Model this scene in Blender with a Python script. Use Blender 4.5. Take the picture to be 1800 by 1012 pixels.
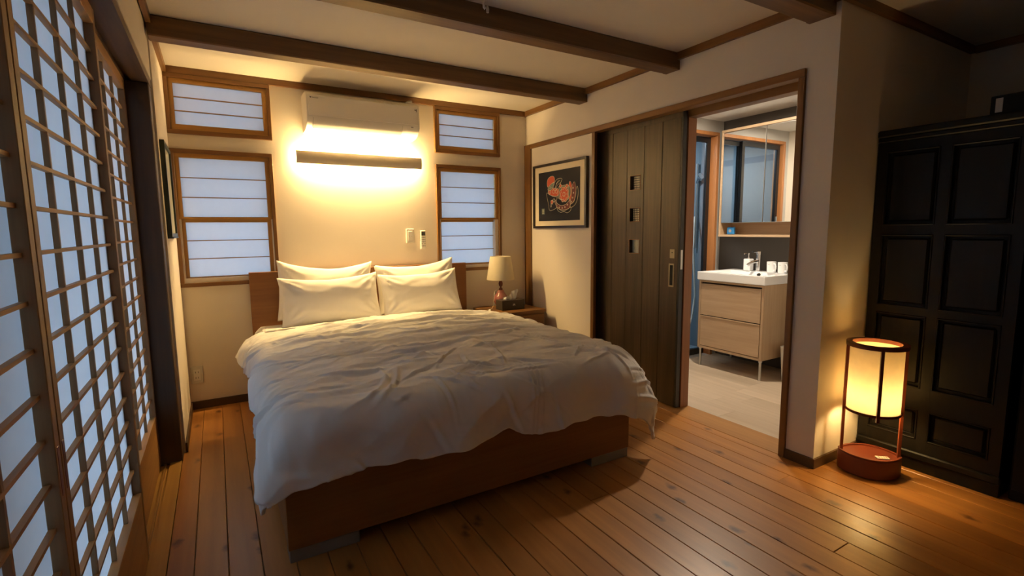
import bpy, bmesh, math, random
from mathutils import Vector, Matrix, noise
random.seed(7)
sc = bpy.context.scene
for o in list(bpy.data.objects): bpy.data.objects.remove(o)
PI = math.pi
# ------------------------------------------------------------------ camera
cd = bpy.data.cameras.new('camera'); cam = bpy.data.objects.new('camera', cd); sc.collection.objects.link(cam)
RT, UP, FW = (0.8602, -0.5098, -0.0101), (0.0685, 0.0959, 0.9930), (0.5053, 0.8549, -0.1175)
Mx = Matrix(((RT[0], UP[0], -FW[0]), (RT[1], UP[1], -FW[1]), (RT[2], UP[2], -FW[2]))).to_quaternion().to_matrix().to_4x4()
cam.matrix_world = Matrix.Translation((0, 0, 1.2)) @ Mx
cd.sensor_width = 36; cd.lens = 875.0 / 1800 * 36; cd.clip_start = 0.02
sc.camera = cam
# ------------------------------------------------------------------ world, exposure
wd = bpy.data.worlds.new('dusk_sky'); sc.world = wd; wd.use_nodes = True
bgn = wd.node_tree.nodes['Background']
bgn.inputs[0].default_value = (0.44, 0.66, 1.0, 1); bgn.inputs[1].default_value = 3.6
sc.view_settings.view_transform = 'Standard'; sc.view_settings.look = 'None'
sc.view_settings.exposure = 0.74; sc.view_settings.gamma = 1.0; sc.view_settings.use_curve_mapping = False
sc.cycles.use_denoising = True
sc.cycles.max_bounces = 10; sc.cycles.diffuse_bounces = 6; sc.cycles.transmission_bounces = 8
sc.cycles.sample_clamp_indirect = 6.0
SCONCE_W = 23.5; FLOOR_LAMP_W = 1.05; BATH_W = 16.5

# ------------------------------------------------------------------ materials
def new_mat(name):
    m = bpy.data.materials.new(name); m.use_nodes = True
    nt = m.node_tree; b = nt.nodes['Principled BSDF']
    return m, nt, b
def N(nt, typ, **kw):
    n = nt.nodes.new(typ)
    for k, v in kw.items(): setattr(n, k, v)
    return n
def plain(name, col, rough=.5, metal=0, bump=0, bscale=200, spec=None):
    m, nt, b = new_mat(name)
    b.inputs['Base Color'].default_value = (*col, 1); b.inputs['Roughness'].default_value = rough; b.inputs['Metallic'].default_value = metal
    if spec is not None: b.inputs['Specular IOR Level'].default_value = spec
    if bump:
        tc = N(nt, 'ShaderNodeTexCoord'); nz = N(nt, 'ShaderNodeTexNoise'); nz.inputs['Scale'].default_value = bscale; nz.inputs['Detail'].default_value = 4
        bp = N(nt, 'ShaderNodeBump'); bp.inputs['Strength'].default_value = bump; bp.inputs['Distance'].default_value = .002
        nt.links.new(tc.outputs['Object'], nz.inputs['Vector']); nt.links.new(nz.outputs['Fac'], bp.inputs['Height']); nt.links.new(bp.outputs['Normal'], b.inputs['Normal'])
    return m
def plaster(name, col):
    m, nt, b = new_mat(name); b.inputs['Roughness'].default_value = .85
    tc = N(nt, 'ShaderNodeTexCoord'); n1 = N(nt, 'ShaderNodeTexNoise'); n1.inputs['Scale'].default_value = 3; n1.inputs['Detail'].default_value = 5
    cr = N(nt, 'ShaderNodeValToRGB'); cr.color_ramp.elements[0].color = (*[c*.94 for c in col], 1); cr.color_ramp.elements[1].color = (*[min(1, c*1.04) for c in col], 1)
    n2 = N(nt, 'ShaderNodeTexNoise'); n2.inputs['Scale'].default_value = 160; n2.inputs['Detail'].default_value = 3
    bp = N(nt, 'ShaderNodeBump'); bp.inputs['Strength'].default_value = .25; bp.inputs['Distance'].default_value = .002
    L = nt.links.new
    L(tc.outputs['Object'], n1.inputs['Vector']); L(tc.outputs['Object'], n2.inputs['Vector']); L(n1.outputs['Fac'], cr.inputs['Fac']); L(cr.outputs['Color'], b.inputs['Base Color'])
    L(n2.outputs['Fac'], bp.inputs['Height']); L(bp.outputs['Normal'], b.inputs['Normal'])
    return m
def wood(name, c1, c2, axis='Y', rough=.45, fine=60, stretch=.05, knots=0, vary=.0, bump=.15, coat=0, ring=.5):
    m, nt, b = new_mat(name); L = nt.links.new
    b.inputs['Roughness'].default_value = rough
    if coat: b.inputs['Coat Weight'].default_value = coat; b.inputs['Coat Roughness'].default_value = .30
    tc = N(nt, 'ShaderNodeTexCoord'); oi = N(nt, 'ShaderNodeObjectInfo')
    mul = N(nt, 'ShaderNodeMath', operation='MULTIPLY'); mul.inputs[1].default_value = 37.0; L(oi.outputs['Random'], mul.inputs[0])
    add = N(nt, 'ShaderNodeVectorMath', operation='ADD'); L(tc.outputs['Object'], add.inputs[0]); L(mul.outputs[0], add.inputs[1])
    mp = N(nt, 'ShaderNodeMapping'); s = [1, 1, 1]; s['XYZ'.index(axis)] = stretch; mp.inputs['Scale'].default_value = s
    L(add.outputs[0], mp.inputs['Vector'])
    n1 = N(nt, 'ShaderNodeTexNoise'); n1.inputs['Scale'].default_value = fine; n1.inputs['Detail'].default_value = 6; n1.inputs['Roughness'].default_value = .6
    n2 = N(nt, 'ShaderNodeTexNoise'); n2.inputs['Scale'].default_value = fine*.2; n2.inputs['Detail'].default_value = 3; n2.inputs['Distortion'].default_value = .6
    L(mp.outputs[0], n1.inputs['Vector']); L(mp.outputs[0], n2.inputs['Vector'])
    mx = N(nt, 'ShaderNodeMix'); mx.data_type = 'FLOAT'; mx.inputs[0].default_value = ring; L(n1.outputs['Fac'], mx.inputs[2]); L(n2.outputs['Fac'], mx.inputs[3])
    cr = N(nt, 'ShaderNodeValToRGB'); cr.color_ramp.elements[0].position = .32; cr.color_ramp.elements[1].position = .68
    cr.color_ramp.elements[0].color = (*c2, 1); cr.color_ramp.elements[1].color = (*c1, 1)
    L(mx.outputs[0], cr.inputs['Fac']); out = cr.outputs['Color']
    if knots:
        mk = N(nt, 'ShaderNodeMapping'); sk = [1.0, 1.0, 1.0]; sk['XYZ'.index(axis)] = .55; mk.inputs['Scale'].default_value = sk; L(add.outputs[0], mk.inputs['Vector'])
        nd = N(nt, 'ShaderNodeTexNoise'); nd.inputs['Scale'].default_value = 22; L(add.outputs[0], nd.inputs['Vector'])
        va = N(nt, 'ShaderNodeVectorMath', operation='MULTIPLY_ADD'); va.inputs[1].default_value = (.035, .035, .035); L(nd.outputs['Color'], va.inputs[0]); L(mk.outputs[0], va.inputs[2])
        vo = N(nt, 'ShaderNodeTexVoronoi', voronoi_dimensions='2D'); vo.inputs['Scale'].default_value = knots; L(va.outputs[0], vo.inputs['Vector'])
        cr2 = N(nt, 'ShaderNodeValToRGB'); e = cr2.color_ramp.elements; e[0].position = .03; e[0].color = (1, 1, 1, 1); e[1].position = .13; e[1].color = (0, 0, 0, 1)
        L(vo.outputs['Distance'], cr2.inputs['Fac'])
        sp = N(nt, 'ShaderNodeSeparateColor'); L(vo.outputs['Color'], sp.inputs[0])
        gt = N(nt, 'ShaderNodeMath', operation='GREATER_THAN'); gt.inputs[1].default_value = .5; L(sp.outputs[0], gt.inputs[0])
        mm = N(nt, 'ShaderNodeMath', operation='MULTIPLY'); L(cr2.outputs[0], mm.inputs[0]); L(gt.outputs[0], mm.inputs[1])
        m3 = N(nt, 'ShaderNodeMath', operation='MULTIPLY'); m3.inputs[1].default_value = .85; L(mm.outputs[0], m3.inputs[0])
        kx = N(nt, 'ShaderNodeMix'); kx.data_type = 'RGBA'; L(m3.outputs[0], kx.inputs[0]); L(out, kx.inputs[6]); kx.inputs[7].default_value = (c2[0]*.26, c2[1]*.14, c2[2]*.12, 1); out = kx.outputs[2]
    if vary:
        hs = N(nt, 'ShaderNodeHueSaturation'); mr = N(nt, 'ShaderNodeMapRange'); mr.inputs[3].default_value = 1-vary; mr.inputs[4].default_value = 1+vary
        L(oi.outputs['Random'], mr.inputs[0]); L(mr.outputs[0], hs.inputs['Value']); L(out, hs.inputs['Color']); out = hs.outputs['Color']
    L(out, b.inputs['Base Color'])
    bp = N(nt, 'ShaderNodeBump'); bp.inputs['Strength'].default_value = bump; bp.inputs['Distance'].default_value = .002
    L(n1.outputs['Fac'], bp.inputs['Height']); L(bp.outputs['Normal'], b.inputs['Normal'])
    return m
def paper(name, col, trans=.6, fiber=.05):
    m = bpy.data.materials.new(name); m.use_nodes = True; nt = m.node_tree; L = nt.links.new
    nt.nodes.remove(nt.nodes['Principled BSDF']); out = nt.nodes['Material Output']
    tc = N(nt, 'ShaderNodeTexCoord'); nz = N(nt, 'ShaderNodeTexNoise'); nz.inputs['Scale'].default_value = 30; nz.inputs['Detail'].default_value = 6; L(tc.outputs['Object'], nz.inputs['Vector'])
    cr = N(nt, 'ShaderNodeValToRGB'); cr.color_ramp.elements[0].color = (*[c*(1-fiber) for c in col], 1); cr.color_ramp.elements[1].color = (*col, 1); L(nz.outputs['Fac'], cr.inputs['Fac'])
    d = N(nt, 'ShaderNodeBsdfDiffuse'); t = N(nt, 'ShaderNodeBsdfTranslucent'); mx = N(nt, 'ShaderNodeMixShader'); mx.inputs[0].default_value = trans
    L(cr.outputs[0], d.inputs[0]); L(cr.outputs[0], t.inputs[0]); L(d.outputs[0], mx.inputs[1]); L(t.outputs[0], mx.inputs[2]); L(mx.outputs[0], out.inputs[0])
    return m
def emit(name, col, s):
    m = bpy.data.materials.new(name); m.use_nodes = True; nt = m.node_tree
    nt.nodes.remove(nt.nodes['Principled BSDF']); e = N(nt, 'ShaderNodeEmission'); e.inputs[0].default_value = (*col, 1); e.inputs[1].default_value = s
    nt.links.new(e.outputs[0], nt.nodes['Material Output'].inputs[0]); return m
def glass(name, tint=(.9, .95, 1), rough=0.0):
    m, nt, b = new_mat(name); b.inputs['Base Color'].default_value = (*tint, 1); b.inputs['Roughness'].default_value = rough
    b.inputs['Transmission Weight'].default_value = 1; b.inputs['IOR'].default_value = 1.45; return m

M = {}
M['plaster'] = plaster('cream_plaster', (.76, .69, .59))
M['ceil'] = plaster('ceiling_plaster', (.75, .69, .58))
M['beam'] = wood('dark_beam_wood', (.20, .105, .04), (.085, .042, .016), 'X', .5, 45, .05, bump=.5)
M['post'] = wood('dark_post_wood', (.085, .045, .02), (.035, .019, .009), 'Z', .5, 45, .05, bump=.5)
M['lintel'] = wood('lintel_wood', (.16, .085, .034), (.07, .036, .016), 'Y', .5, 45, .05, bump=.4)
M['trimY'] = wood('brown_trim_wood_y', (.26, .125, .034), (.15, .068, .018), 'Y', .45, 60, .04)
M['trimX'] = wood('brown_trim_wood_x', (.23, .105, .028), (.13, .056, .015), 'X', .45, 60, .04)
M['trimZ'] = wood('brown_trim_wood_z', (.23, .108, .028), (.13, .058, .015), 'Z', .45, 60, .04)
M['base'] = wood('baseboard_wood', (.11, .058, .024), (.06, .031, .013), 'X', .5, 60, .04)
M['sashX'] = wood('sash_wood_x', (.46, .245, .062), (.31, .155, .038), 'X', .45, 70, .04)
M['sashZ'] = wood('sash_wood_z', (.46, .245, .062), (.31, .155, .038), 'Z', .45, 70, .04)
M['shojiZ'] = wood('shoji_wood_z', (.34, .175, .058), (.20, .10, .032), 'Z', .5, 90, .03)
M['shojiY'] = wood('shoji_wood_y', (.50, .26, .085), (.34, .17, .052), 'Y', .5, 90, .03)
M['plank'] = wood('pine_floor_wood', (.60, .27, .065), (.34, .135, .029), 'Y', .36, 30, .06, knots=6.0, vary=.13, bump=.12, coat=.38, ring=.65)
M['sub'] = plain('dark_subfloor', (.03, .015, .007), .8)
M['sill'] = wood('sill_wood', (.52, .29, .07), (.38, .2, .045), 'Y', .4, 60, .04)
M['sill_dark'] = wood('sill_wood_track', (.36, .19, .05), (.24, .12, .03), 'Y', .4, 60, .04)
M['bed'] = wood('bed_veneer', (.31, .135, .040), (.22, .09, .026), 'X', .42, 70, .05, bump=.08)
M['foot'] = plain('brushed_grey_metal', (.32, .33, .34), .45, .6)
M['linen'] = plain('white_linen', (.80, .78, .74), .9, bump=.25, bscale=500)
M['linen2'] = plain('white_cotton', (.82, .79, .74), .9, bump=.15, bscale=600)
M['mattress'] = plain('mattress_cloth', (.75, .73, .7), .9)
M['paper'] = paper('shoji_paper', (.80, .80, .78), .48)
M['winpaper'] = paper('window_paper', (.78, .77, .75), .48)
M['lamppaper'] = paper('washi_shade_paper', (.86, .74, .50), .15, .18)
M['white'] = plain('white_plastic', (.80, .77, .70), .4)
M['offwhite'] = plain('offwhite_plastic', (.66, .63, .56), .45)
M['sconce'] = plain('beige_sconce_metal', (.60, .52, .40), .4)
M['black'] = plain('black_plastic', (.008, .008, .008), .5, spec=.2)
M['dgrey'] = plain('dark_grey_print', (.06, .06, .06), .5)
M['lgrey'] = plain('grey_print', (.32, .31, .30), .5)
M['chrome'] = plain('chrome', (.8, .8, .82), .12, 1)
M['steel'] = plain('satin_steel', (.55, .55, .54), .35, 1)
M['brass'] = plain('pale_brass', (.40, .34, .23), .45, .4)
M['darkdoor'] = wood('dark_stained_door', (.105, .070, .040), (.032, .021, .012), 'Z', .42, 55, .035, bump=.6, vary=.12, ring=.45)
M['dooredge'] = plain('black_door_edge', (.03, .03, .032), .45)
M['cab'] = wood('black_brown_cabinet', (.013, .010, .006), (.006, .005, .003), 'Z', .42, 50, .05, bump=.4)
M['cab'].node_tree.nodes['Principled BSDF'].inputs['Specular IOR Level'].default_value = .22
M['vanity'] = wood('pale_oak_veneer', (.56, .40, .25), (.44, .30, .18), 'Y', .45, 50, .06, bump=.1)
M['vanityZ'] = wood('pale_oak_veneer_z', (.54, .39, .24), (.43, .29, .17), 'Z', .45, 50, .06, bump=.1)
M['vinyl'] = wood('pale_vinyl_plank', (.62, .50, .37), (.46, .36, .25), 'Y', .42, 24, .07, vary=.07, bump=.05)
M['bathwall'] = plaster('grey_bath_wall', (.46, .45, .43))
M['accent'] = plain('dark_taupe_wall', (.075, .066, .058), .7)
M['bathceil'] = plain('bath_ceiling', (.72, .70, .66), .8)
M['orangewood'] = wood('orange_wood_trim', (.50, .22, .08), (.36, .15, .05), 'Z', .4, 60, .04)
M['jamb'] = wood('red_brown_jamb', (.36, .15, .055), (.25, .10, .036), 'Z', .4, 60, .04)
M['blackframe'] = plain('black_metal_frame', (.012, .013, .015), .35)
M['shower'] = plaster('blue_grey_shower_panel', (.15, .195, .225))
M['ceramic'] = plain('white_ceramic', (.86, .87, .88), .12)
M['mirror'] = plain('mirror_silver', (.88, .9, .9), .015, 1)
M['glass'] = glass('clear_glass', (.82, .9, .95))
M['red'] = plain('vermilion_lacquer', (.15, .030, .013), .45, bump=.1, bscale=60)
M['redframe'] = plain('dark_red_lacquer', (.12, .022, .010), .35)
M['pinkceramic'] = plain('pink_crackle_glaze', (.33, .13, .115), .18, bump=.2, bscale=90)
M['shade'] = paper('cream_fabric_shade', (.80, .73, .55), .25)
M['tissuebox'] = plain('dark_leather_box', (.045, .032, .022), .5, bump=.3, bscale=300)
M['tissue'] = plain('tissue_paper', (.85, .83, .78), .9)
M['navy'] = plain('navy_cloth', (.012, .012, .018), .6, bump=.1, bscale=500, spec=.2)
M['matboard'] = plain('cream_mat_board', (.78, .68, .48), .8)
M['frame'] = plain('black_brown_frame', (.022, .014, .010), .35)
M['vermil'] = plain('print_vermilion', (.62, .10, .035), .7)
M['maroon'] = plain('print_maroon', (.16, .035, .03), .7)
M['cream'] = plain('print_cream', (.72, .64, .46), .7)
M['pgreen'] = plain('print_grey_green', (.16, .19, .15), .7)
M['blue'] = plain('blue_label', (.03, .22, .55), .4)
M['greenart'] = plaster('pale_green_art', (.45, .45, .36))
M['darkgreen'] = plain('dark_green_frame', (.018, .028, .02), .4)
M['ground'] = plain('outdoor_gravel', (.30, .31, .32), .9)
M['roof'] = plain('outdoor_eave', (.06, .055, .05), .9)  # dark material of the added eaves and hoods that block sky
M['tube'] = emit('sconce_tube_light', (1.0, .67, .27), 1.0)
M['bulb'] = emit('lamp_bulb_light', (1.0, .68, .28), 1.0)

# ------------------------------------------------------------------ builders
OFF = {}
class MB:
    def __init__(s): s.v = []; s.f = []
    def quad(s, *p):
        i = len(s.v); s.v += [tuple(q) for q in p]; s.f.append(tuple(range(i, i+len(p)))); return s
    def box(s, x0, x1, y0, y1, z0, z1, c=0):
        i = len(s.v)
        if c <= 0:
            s.v += [(x, y, z) for z in (z0, z1) for x, y in ((x0, y0), (x1, y0), (x1, y1), (x0, y1))]
            s.f += [tuple(i+k for k in q) for q in ((3, 2, 1, 0), (4, 5, 6, 7), (0, 1, 5, 4), (1, 2, 6, 5), (2, 3, 7, 6), (3, 0, 4, 7))]
            return s
        # chamfered: 3 verts per corner
        idx = {}
        for a in (0, 1):
            for b in (0, 1):
                for d in (0, 1):
                    X, Y, Z = (x0, x1)[a], (y0, y1)[b], (z0, z1)[d]
                    sx, sy, sz = (c, -c)[a], (c, -c)[b], (c, -c)[d]
                    idx[a, b, d, 0] = len(s.v); s.v.append((X, Y+sy, Z+sz))
                    idx[a, b, d, 1] = len(s.v); s.v.append((X+sx, Y, Z+sz))
                    idx[a, b, d, 2] = len(s.v); s.v.append((X+sx, Y+sy, Z))
        def F(l, flip):
            q = [idx[k] for k in l]; s.f.append(tuple(q[::-1] if flip else q))
        for a in (0, 1): F([(a, 0, 0, 0), (a, 0, 1, 0), (a, 1, 1, 0), (a, 1, 0, 0)], a == 1)
        for b in (0, 1): F([(0, b, 0, 1), (1, b, 0, 1), (1, b, 1, 1), (0, b, 1, 1)], b == 1)
        for d in (0, 1): F([(0, 0, d, 2), (0, 1, d, 2), (1, 1, d, 2), (1, 0, d, 2)], d == 1)
        for a in (0, 1):
            for b in (0, 1): F([(a, b, 0, 0), (a, b, 1, 0), (a, b, 1, 1), (a, b, 0, 1)], a == b)
            for d in (0, 1): F([(a, 0, d, 0), (a, 1, d, 0), (a, 1, d, 2), (a, 0, d, 2)], a != d)
        for b in (0, 1):
            for d in (0, 1): F([(0, b, d, 1), (1, b, d, 1), (1, b, d, 2), (0, b, d, 2)], b == d)
        for a in (0, 1):
            for b in (0, 1):
                for d in (0, 1): F([(a, b, d, 0), (a, b, d, 1), (a, b, d, 2)], (a+b+d) % 2 == 0)
        return s
    def tube(s, pts, r, n=10, cap=True, closed=False):
        pts = [Vector(p) for p in pts]; i0 = len(s.v); m = len(pts)
        rs = r if isinstance(r, (list, tuple)) else [r]*m
        prev = None
        for k, p in enumerate(pts):
            if closed: t = (pts[(k+1) % m]-pts[k-1]).normalized()
            else: t = (pts[min(k+1, m-1)]-pts[max(k-1, 0)]).normalized()
            if prev is None:
                a = Vector((0, 0, 1)) if abs(t.z) < .9 else Vector((1, 0, 0))
                u = t.cross(a).normalized()
            else: u = (prev - t*prev.dot(t)).normalized()
            prev = u; w = t.cross(u)
            for j in range(n):
                g = 2*PI*j/n; s.v.append(tuple(p + (u*math.cos(g)+w*math.sin(g))*rs[k]))
        for k in range(m if closed else m-1):
            k2 = (k+1) % m
            for j in range(n):
                j2 = (j+1) % n; s.f.append((i0+k*n+j, i0+k*n+j2, i0+k2*n+j2, i0+k2*n+j))
        if cap and not closed:
            s.f.append(tuple(i0+j for j in range(n))[::-1]); s.f.append(tuple(i0+(m-1)*n+j for j in range(n)))
        return s
    def lathe(s, prof, cx, cy, n=32, sx=1, sy=1, cap0=True, cap1=True):
        i0 = len(s.v); m = len(prof)
        for r, z in prof:
            for j in range(n):
                g = 2*PI*j/n; s.v.append((cx+r*sx*math.cos(g), cy+r*sy*math.sin(g), z))
        for k in range(m-1):
            for j in range(n):
                j2 = (j+1) % n; s.f.append((i0+k*n+j, i0+k*n+j2, i0+(k+1)*n+j2, i0+(k+1)*n+j))
        if cap0: s.f.append(tuple(i0+j for j in range(n))[::-1])
        if cap1: s.f.append(tuple(i0+(m-1)*n+j for j in range(n)))
        return s
    def prism(s, poly, fn, a, b):
        """poly of (p,q); fn(p,q,h)->xyz ; extruded from h=a to h=b"""
        i0 = len(s.v); n = len(poly)
        for h in (a, b):
            for p, q in poly: s.v.append(fn(p, q, h))
        s.f.append(tuple(i0+k for k in range(n))[::-1]); s.f.append(tuple(i0+n+k for k in range(n)))
        for k in range(n):
            k2 = (k+1) % n; s.f.append((i0+k, i0+k2, i0+n+k2, i0+n+k))
        return s
def link(o): sc.collection.objects.link(o)
def tag(o, label=None, cat=None, group=None, kind=None):
    if label: o['label'] = label
    if cat: o['category'] = cat
    if group: o['group'] = group
    if kind: o['kind'] = kind
    return o
def obj(name, mb, mat, parent=None, origin=None, smooth=False, bevel=0):
    """mesh given in world coordinates; its origin is put at 'origin' (default: bottom centre)"""
    po = OFF[parent.name] if parent else Vector((0, 0, 0))
    xs, ys, zs = zip(*mb.v)
    if origin is None: origin = Vector(((min(xs)+max(xs))/2, (min(ys)+max(ys))/2, min(zs)))
    origin = Vector(origin)
    me = bpy.data.meshes.new(name); me.from_pydata([tuple(Vector(v)-origin) for v in mb.v], [], mb.f); me.update()
    bm = bmesh.new(); bm.from_mesh(me); bmesh.ops.recalc_face_normals(bm, faces=bm.faces); bm.to_mesh(me); bm.free()
    me.materials.append(mat)
    o = bpy.data.objects.new(name, me); link(o)
    if smooth:
        for p in me.polygons: p.use_smooth = True
        if smooth != 'all': me.set_sharp_from_angle(angle=math.radians(38))
    if parent: o.parent = parent
    o.location = origin - po; OFF[o.name] = origin
    if bevel:
        b = o.modifiers.new('bevel', 'BEVEL'); b.width = bevel; b.segments = 2; b.limit_method = 'ANGLE'; b.angle_limit = math.radians(40)
    return o
def thing(name, label, cat, loc, group=None, kind=None):
    o = bpy.data.objects.new(name, None); link(o); o.location = loc; o.empty_display_size = .1; OFF[o.name] = Vector(loc)
    return tag(o, label, cat, group, kind)
def struct(name, mb, mat, parent=None, **k):
    o = obj(name, mb, mat, parent, **k)
    if parent is None: o['kind'] = 'structure'
    return o
def copy_tree(src, loc):
    r = src.copy(); link(r); r.location = loc; OFF[r.name] = Vector(loc)
    for ch in list(src.children):
        c = ch.copy(); link(c); c.parent = r
        for g in list(ch.children):
            d = g.copy(); link(d); d.parent = c
    return r
def B(*a, c=0): return MB().box(*a, c=c)
def wall_cells(axis, pos, a0, a1, z0, z1, holes):
    """wall slab with rectangular holes; axis 'x': slab spans pos=(x0,x1), runs along y; axis 'y' the other way"""
    us = sorted({a0, a1, *[h[0] for h in holes], *[h[1] for h in holes]}); ws = sorted({z0, z1, *[h[2] for h in holes], *[h[3] for h in holes]})
    mb = MB()
    for i in range(len(us)-1):
        j = 0
        while j < len(ws)-1:
            um, wm = (us[i]+us[i+1])/2, (ws[j]+ws[j+1])/2
            inside = lambda w: any(h[0] < um < h[1] and h[2] < w < h[3] for h in holes)
            if inside(wm): j += 1; continue
            k = j+1
            while k < len(ws)-1 and not inside((ws[k]+ws[k+1])/2): k += 1
            if axis == 'x': mb.box(pos[0], pos[1], us[i], us[i+1], ws[j], ws[k])
            else: mb.box(us[i], us[i+1], pos[0], pos[1], ws[j], ws[k])
            j = k
    return mb

# ------------------------------------------------------------------ dimensions
XL, XR, YB, YA, ZC = -.22, 2.485, 3.934, 1.273, 2.245
# ------------------------------------------------------------------ shell
fl = struct('floor', B(-.62, 3.95, -1.7, YB+.1, -.12, -.021), M['sub'], origin=(0, 0, 0))
fl['label'] = 'orange knotty pine plank floor of the bedroom'
def plank(x0, x1, y0, y1):
    dz = random.uniform(-.0006, .0006)
    o = obj('plank', B(x0+.0009, x1-.0009, y0+.0006, y1-.0006, -.021, dz, c=.0022), M['plank'], fl, origin=((x0+x1)/2, (y0+y1)/2, 0))
P0, PW = .925, .1072
k = -12
while True:
    x0 = P0+PW*k; x1 = x0+PW; k += 1
    if x0 > 3.95: break
    ytop = YB if x0 < XR else YA
    x1c = min(x1, XR) if x0 < XR and x1 > XR else x1
    a0 = max(x0, -.232)
    if a0 >= x1: continue
    # random butt joints
    y = -1.7; cuts = [y]
    random.seed(k*13+5)
    y += random.uniform(.5, 3.6)
    while y < ytop-.5: cuts.append(y); y += random.uniform(3.4, 3.9)
    cuts.append(ytop)
    for q in range(len(cuts)-1):
        if x0 < XR < x1 and cuts[q+1] > YA:
            if cuts[q] < YA: plank(a0, x1, cuts[q], YA)
            plank(a0, 2.4885, max(cuts[q], YA), cuts[q+1])
        else: plank(a0, x1, cuts[q], cuts[q+1])
obj('threshold_board', B(2.489, 2.676, 1.446, 2.99, -.05, .001, c=.002), wood('threshold_wood', (.50, .26, .09), (.34, .16, .05), 'Y', .35, 40, .05, knots=4, bump=.1), fl)
obj('threshold_groove', B(2.4882, 2.4898, 1.446, 2.99, -.03, -.003), M['blackframe'], fl)
bf = struct('floor', B(2.676, 4.1, 1.38, 4.25, -.12, -.012), M['sub'], origin=(2.676, 1.4, 0)); bf['label'] = 'pale wood-look plank floor of the washroom'
random.seed(3)
for i in range(8):
    x0 = 2.676+i*.18; x1 = min(x0+.18, 4.06)
    y = 1.40; ys = [y]; y += random.uniform(.4, 1.1)
    while y < 2.9: ys.append(y); y += .95
    ys.append(3.03)
    for q in range(len(ys)-1): obj('plank', B(x0+.0004, x1-.0004, ys[q]+.0004, ys[q+1]-.0004, -.012, 0, c=.0006), M['vinyl'], bf, origin=((x0+x1)/2, (ys[q]+ys[q+1])/2, 0))
# ceilings
struct('ceiling', B(-.72, 4.2, -1.8, 4.35, ZC, ZC+.2), M['ceil'], origin=(0, 0, ZC))
struct('ceiling', B(2.672, 4.1, 1.38, 4.25, 2.15, ZC), M['bathceil'], origin=(3, 2, 2.15))
# back wall with four windows
WIN = [(-.175, .352, 1.868, 2.196), (-.187, .35, .893, 1.693), (1.633, 2.152, 1.868, 2.196), (1.636, 2.156, .893, 1.693)]
struct('wall_back', wall_cells('y', (YB, YB+.12), -.62, 2.672, -.12, ZC, WIN), M['plaster'], origin=(1, YB, 0))
# left wall: solid end section, post, header over sliding paper doors
struct('wall_left', MB().box(-.37, XL, 3.166, YB, -.12, ZC).box(-.40, -.226, -1.6, 3.165, 1.96, ZC).box(-.62, -.226, -1.8, -.66, -.12, 1.96), M['plaster'], origin=(XL, 3, 0))
po = obj('corner_post', B(-.40, -.229, 3.05, 3.165, -.02, 1.922, c=.004), M['post']); tag(po, 'dark brown square post between the sliding paper doors and the left wall', 'post')
struct('trim_1', MB().box(-.295, -.2285, -.66, 3.165, 1.922, 1.958).box(-.40, -.375, -.66, 3.165, 1.922, 1.958).box(-.334, -.3215, -.66, 3.165, 1.922, 1.958).box(-.40, -.231, -.66, 3.165, 1.942, 1.962), M['lintel'])
s_ = struct('trim_2', MB().box(-.286, -.233, -.66, 3.05, -.02, .003).box(-.40, -.286, -.66, 3.05, -.04, -.006), M['sill'])
obj('track_rail', MB().box(-.308, -.300, -.66, 3.05, -.006, .004).box(-.340, -.330, -.66, 3.05, -.006, .004), M['sill_dark'], s_)
# right wall (with doorway), and outer corner
struct('wall_right', MB().box(XR, 2.50, 2.99, YB, -.12, 1.91).box(XR, 2.672, YA, YB, 1.95, ZC).box(XR, 2.672, YA, 1.414, -.12, 1.95).box(2.625, 2.672, 2.235, 4.25, -.12, 1.95), M['plaster'], origin=(XR, 2, 0))
struct('wall_alcove', B(2.672, 4.15, YA, 1.385, -.12, ZC), M['plaster'])
struct('wall_right', B(3.95, 4.05, -1.8, YA, -.12, ZC), M['plaster'])
struct('wall_near', B(-.62, 3.95, -1.8, -1.7, -.12, ZC), M['plaster'])
# door surround
struct('trim_3', MB().box(2.470, 2.502, 1.414, 3.908, 1.91, 1.948, c=.002), M['trimY'])
struct('trim_4', MB().box(2.468, 2.500, 3.834, YB, 0, 1.948, c=.002), M['trimZ'])
struct('trim_5', MB().box(2.471, 2.672, 1.4145, 1.446, 0, 1.9095, c=.002), M['trimZ'])
struct('trim_6', MB().box(2.473, 2.500, 2.955, 2.99, 0, 1.9095, c=.002), M['trimZ'])
struct('trim_7', MB().box(2.600, 2.6755, 1.446, 2.955, 1.885, 1.95, c=.002).box(2.502, 2.55, 1.446, 2.99, 1.915, 1.95), M['trimY'])
struct('trim_8', MB().box(2.600, 2.6755, 2.2, 2.235, 0, 1.884, c=.002), M['jamb'])
# cove trims at the ceiling
struct('trim_9', B(XL, XR, YB-.022, YB, 2.203, ZC), M['trimX'])
struct('trim_10', B(XR-.022, XR, YA, YB-.022, 2.203, ZC), M['trimY'])
struct('trim_11', B(XL, XL+.022, -1.7, YB-.022, 2.203, ZC), M['trimY'])
struct('trim_12', B(XR, 3.93, YA-.022, YA, 2.203, ZC), M['trimX'])
struct('trim_13', B(3.928, 3.95, -1.7, YA-.022, 2.203, ZC), M['trimY'])
struct('baseboard_back', B(XL, XR, YB-.012, YB, 0, .053), M['base'])
struct('baseboard_left', B(XL, XL+.010, 3.165, YB-.012, 0, .053), M['base'])
struct('baseboard_right', MB().box(XR-.010, XR, YA-.01, 1.4135, 0, .05).box(XR-.010, XR, 2.99, 3.833, 0, .05), M['base'])
struct('baseboard_alcove', B(XR, 3.95, YA-.010, YA, 0, .05), M['base'])
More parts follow.
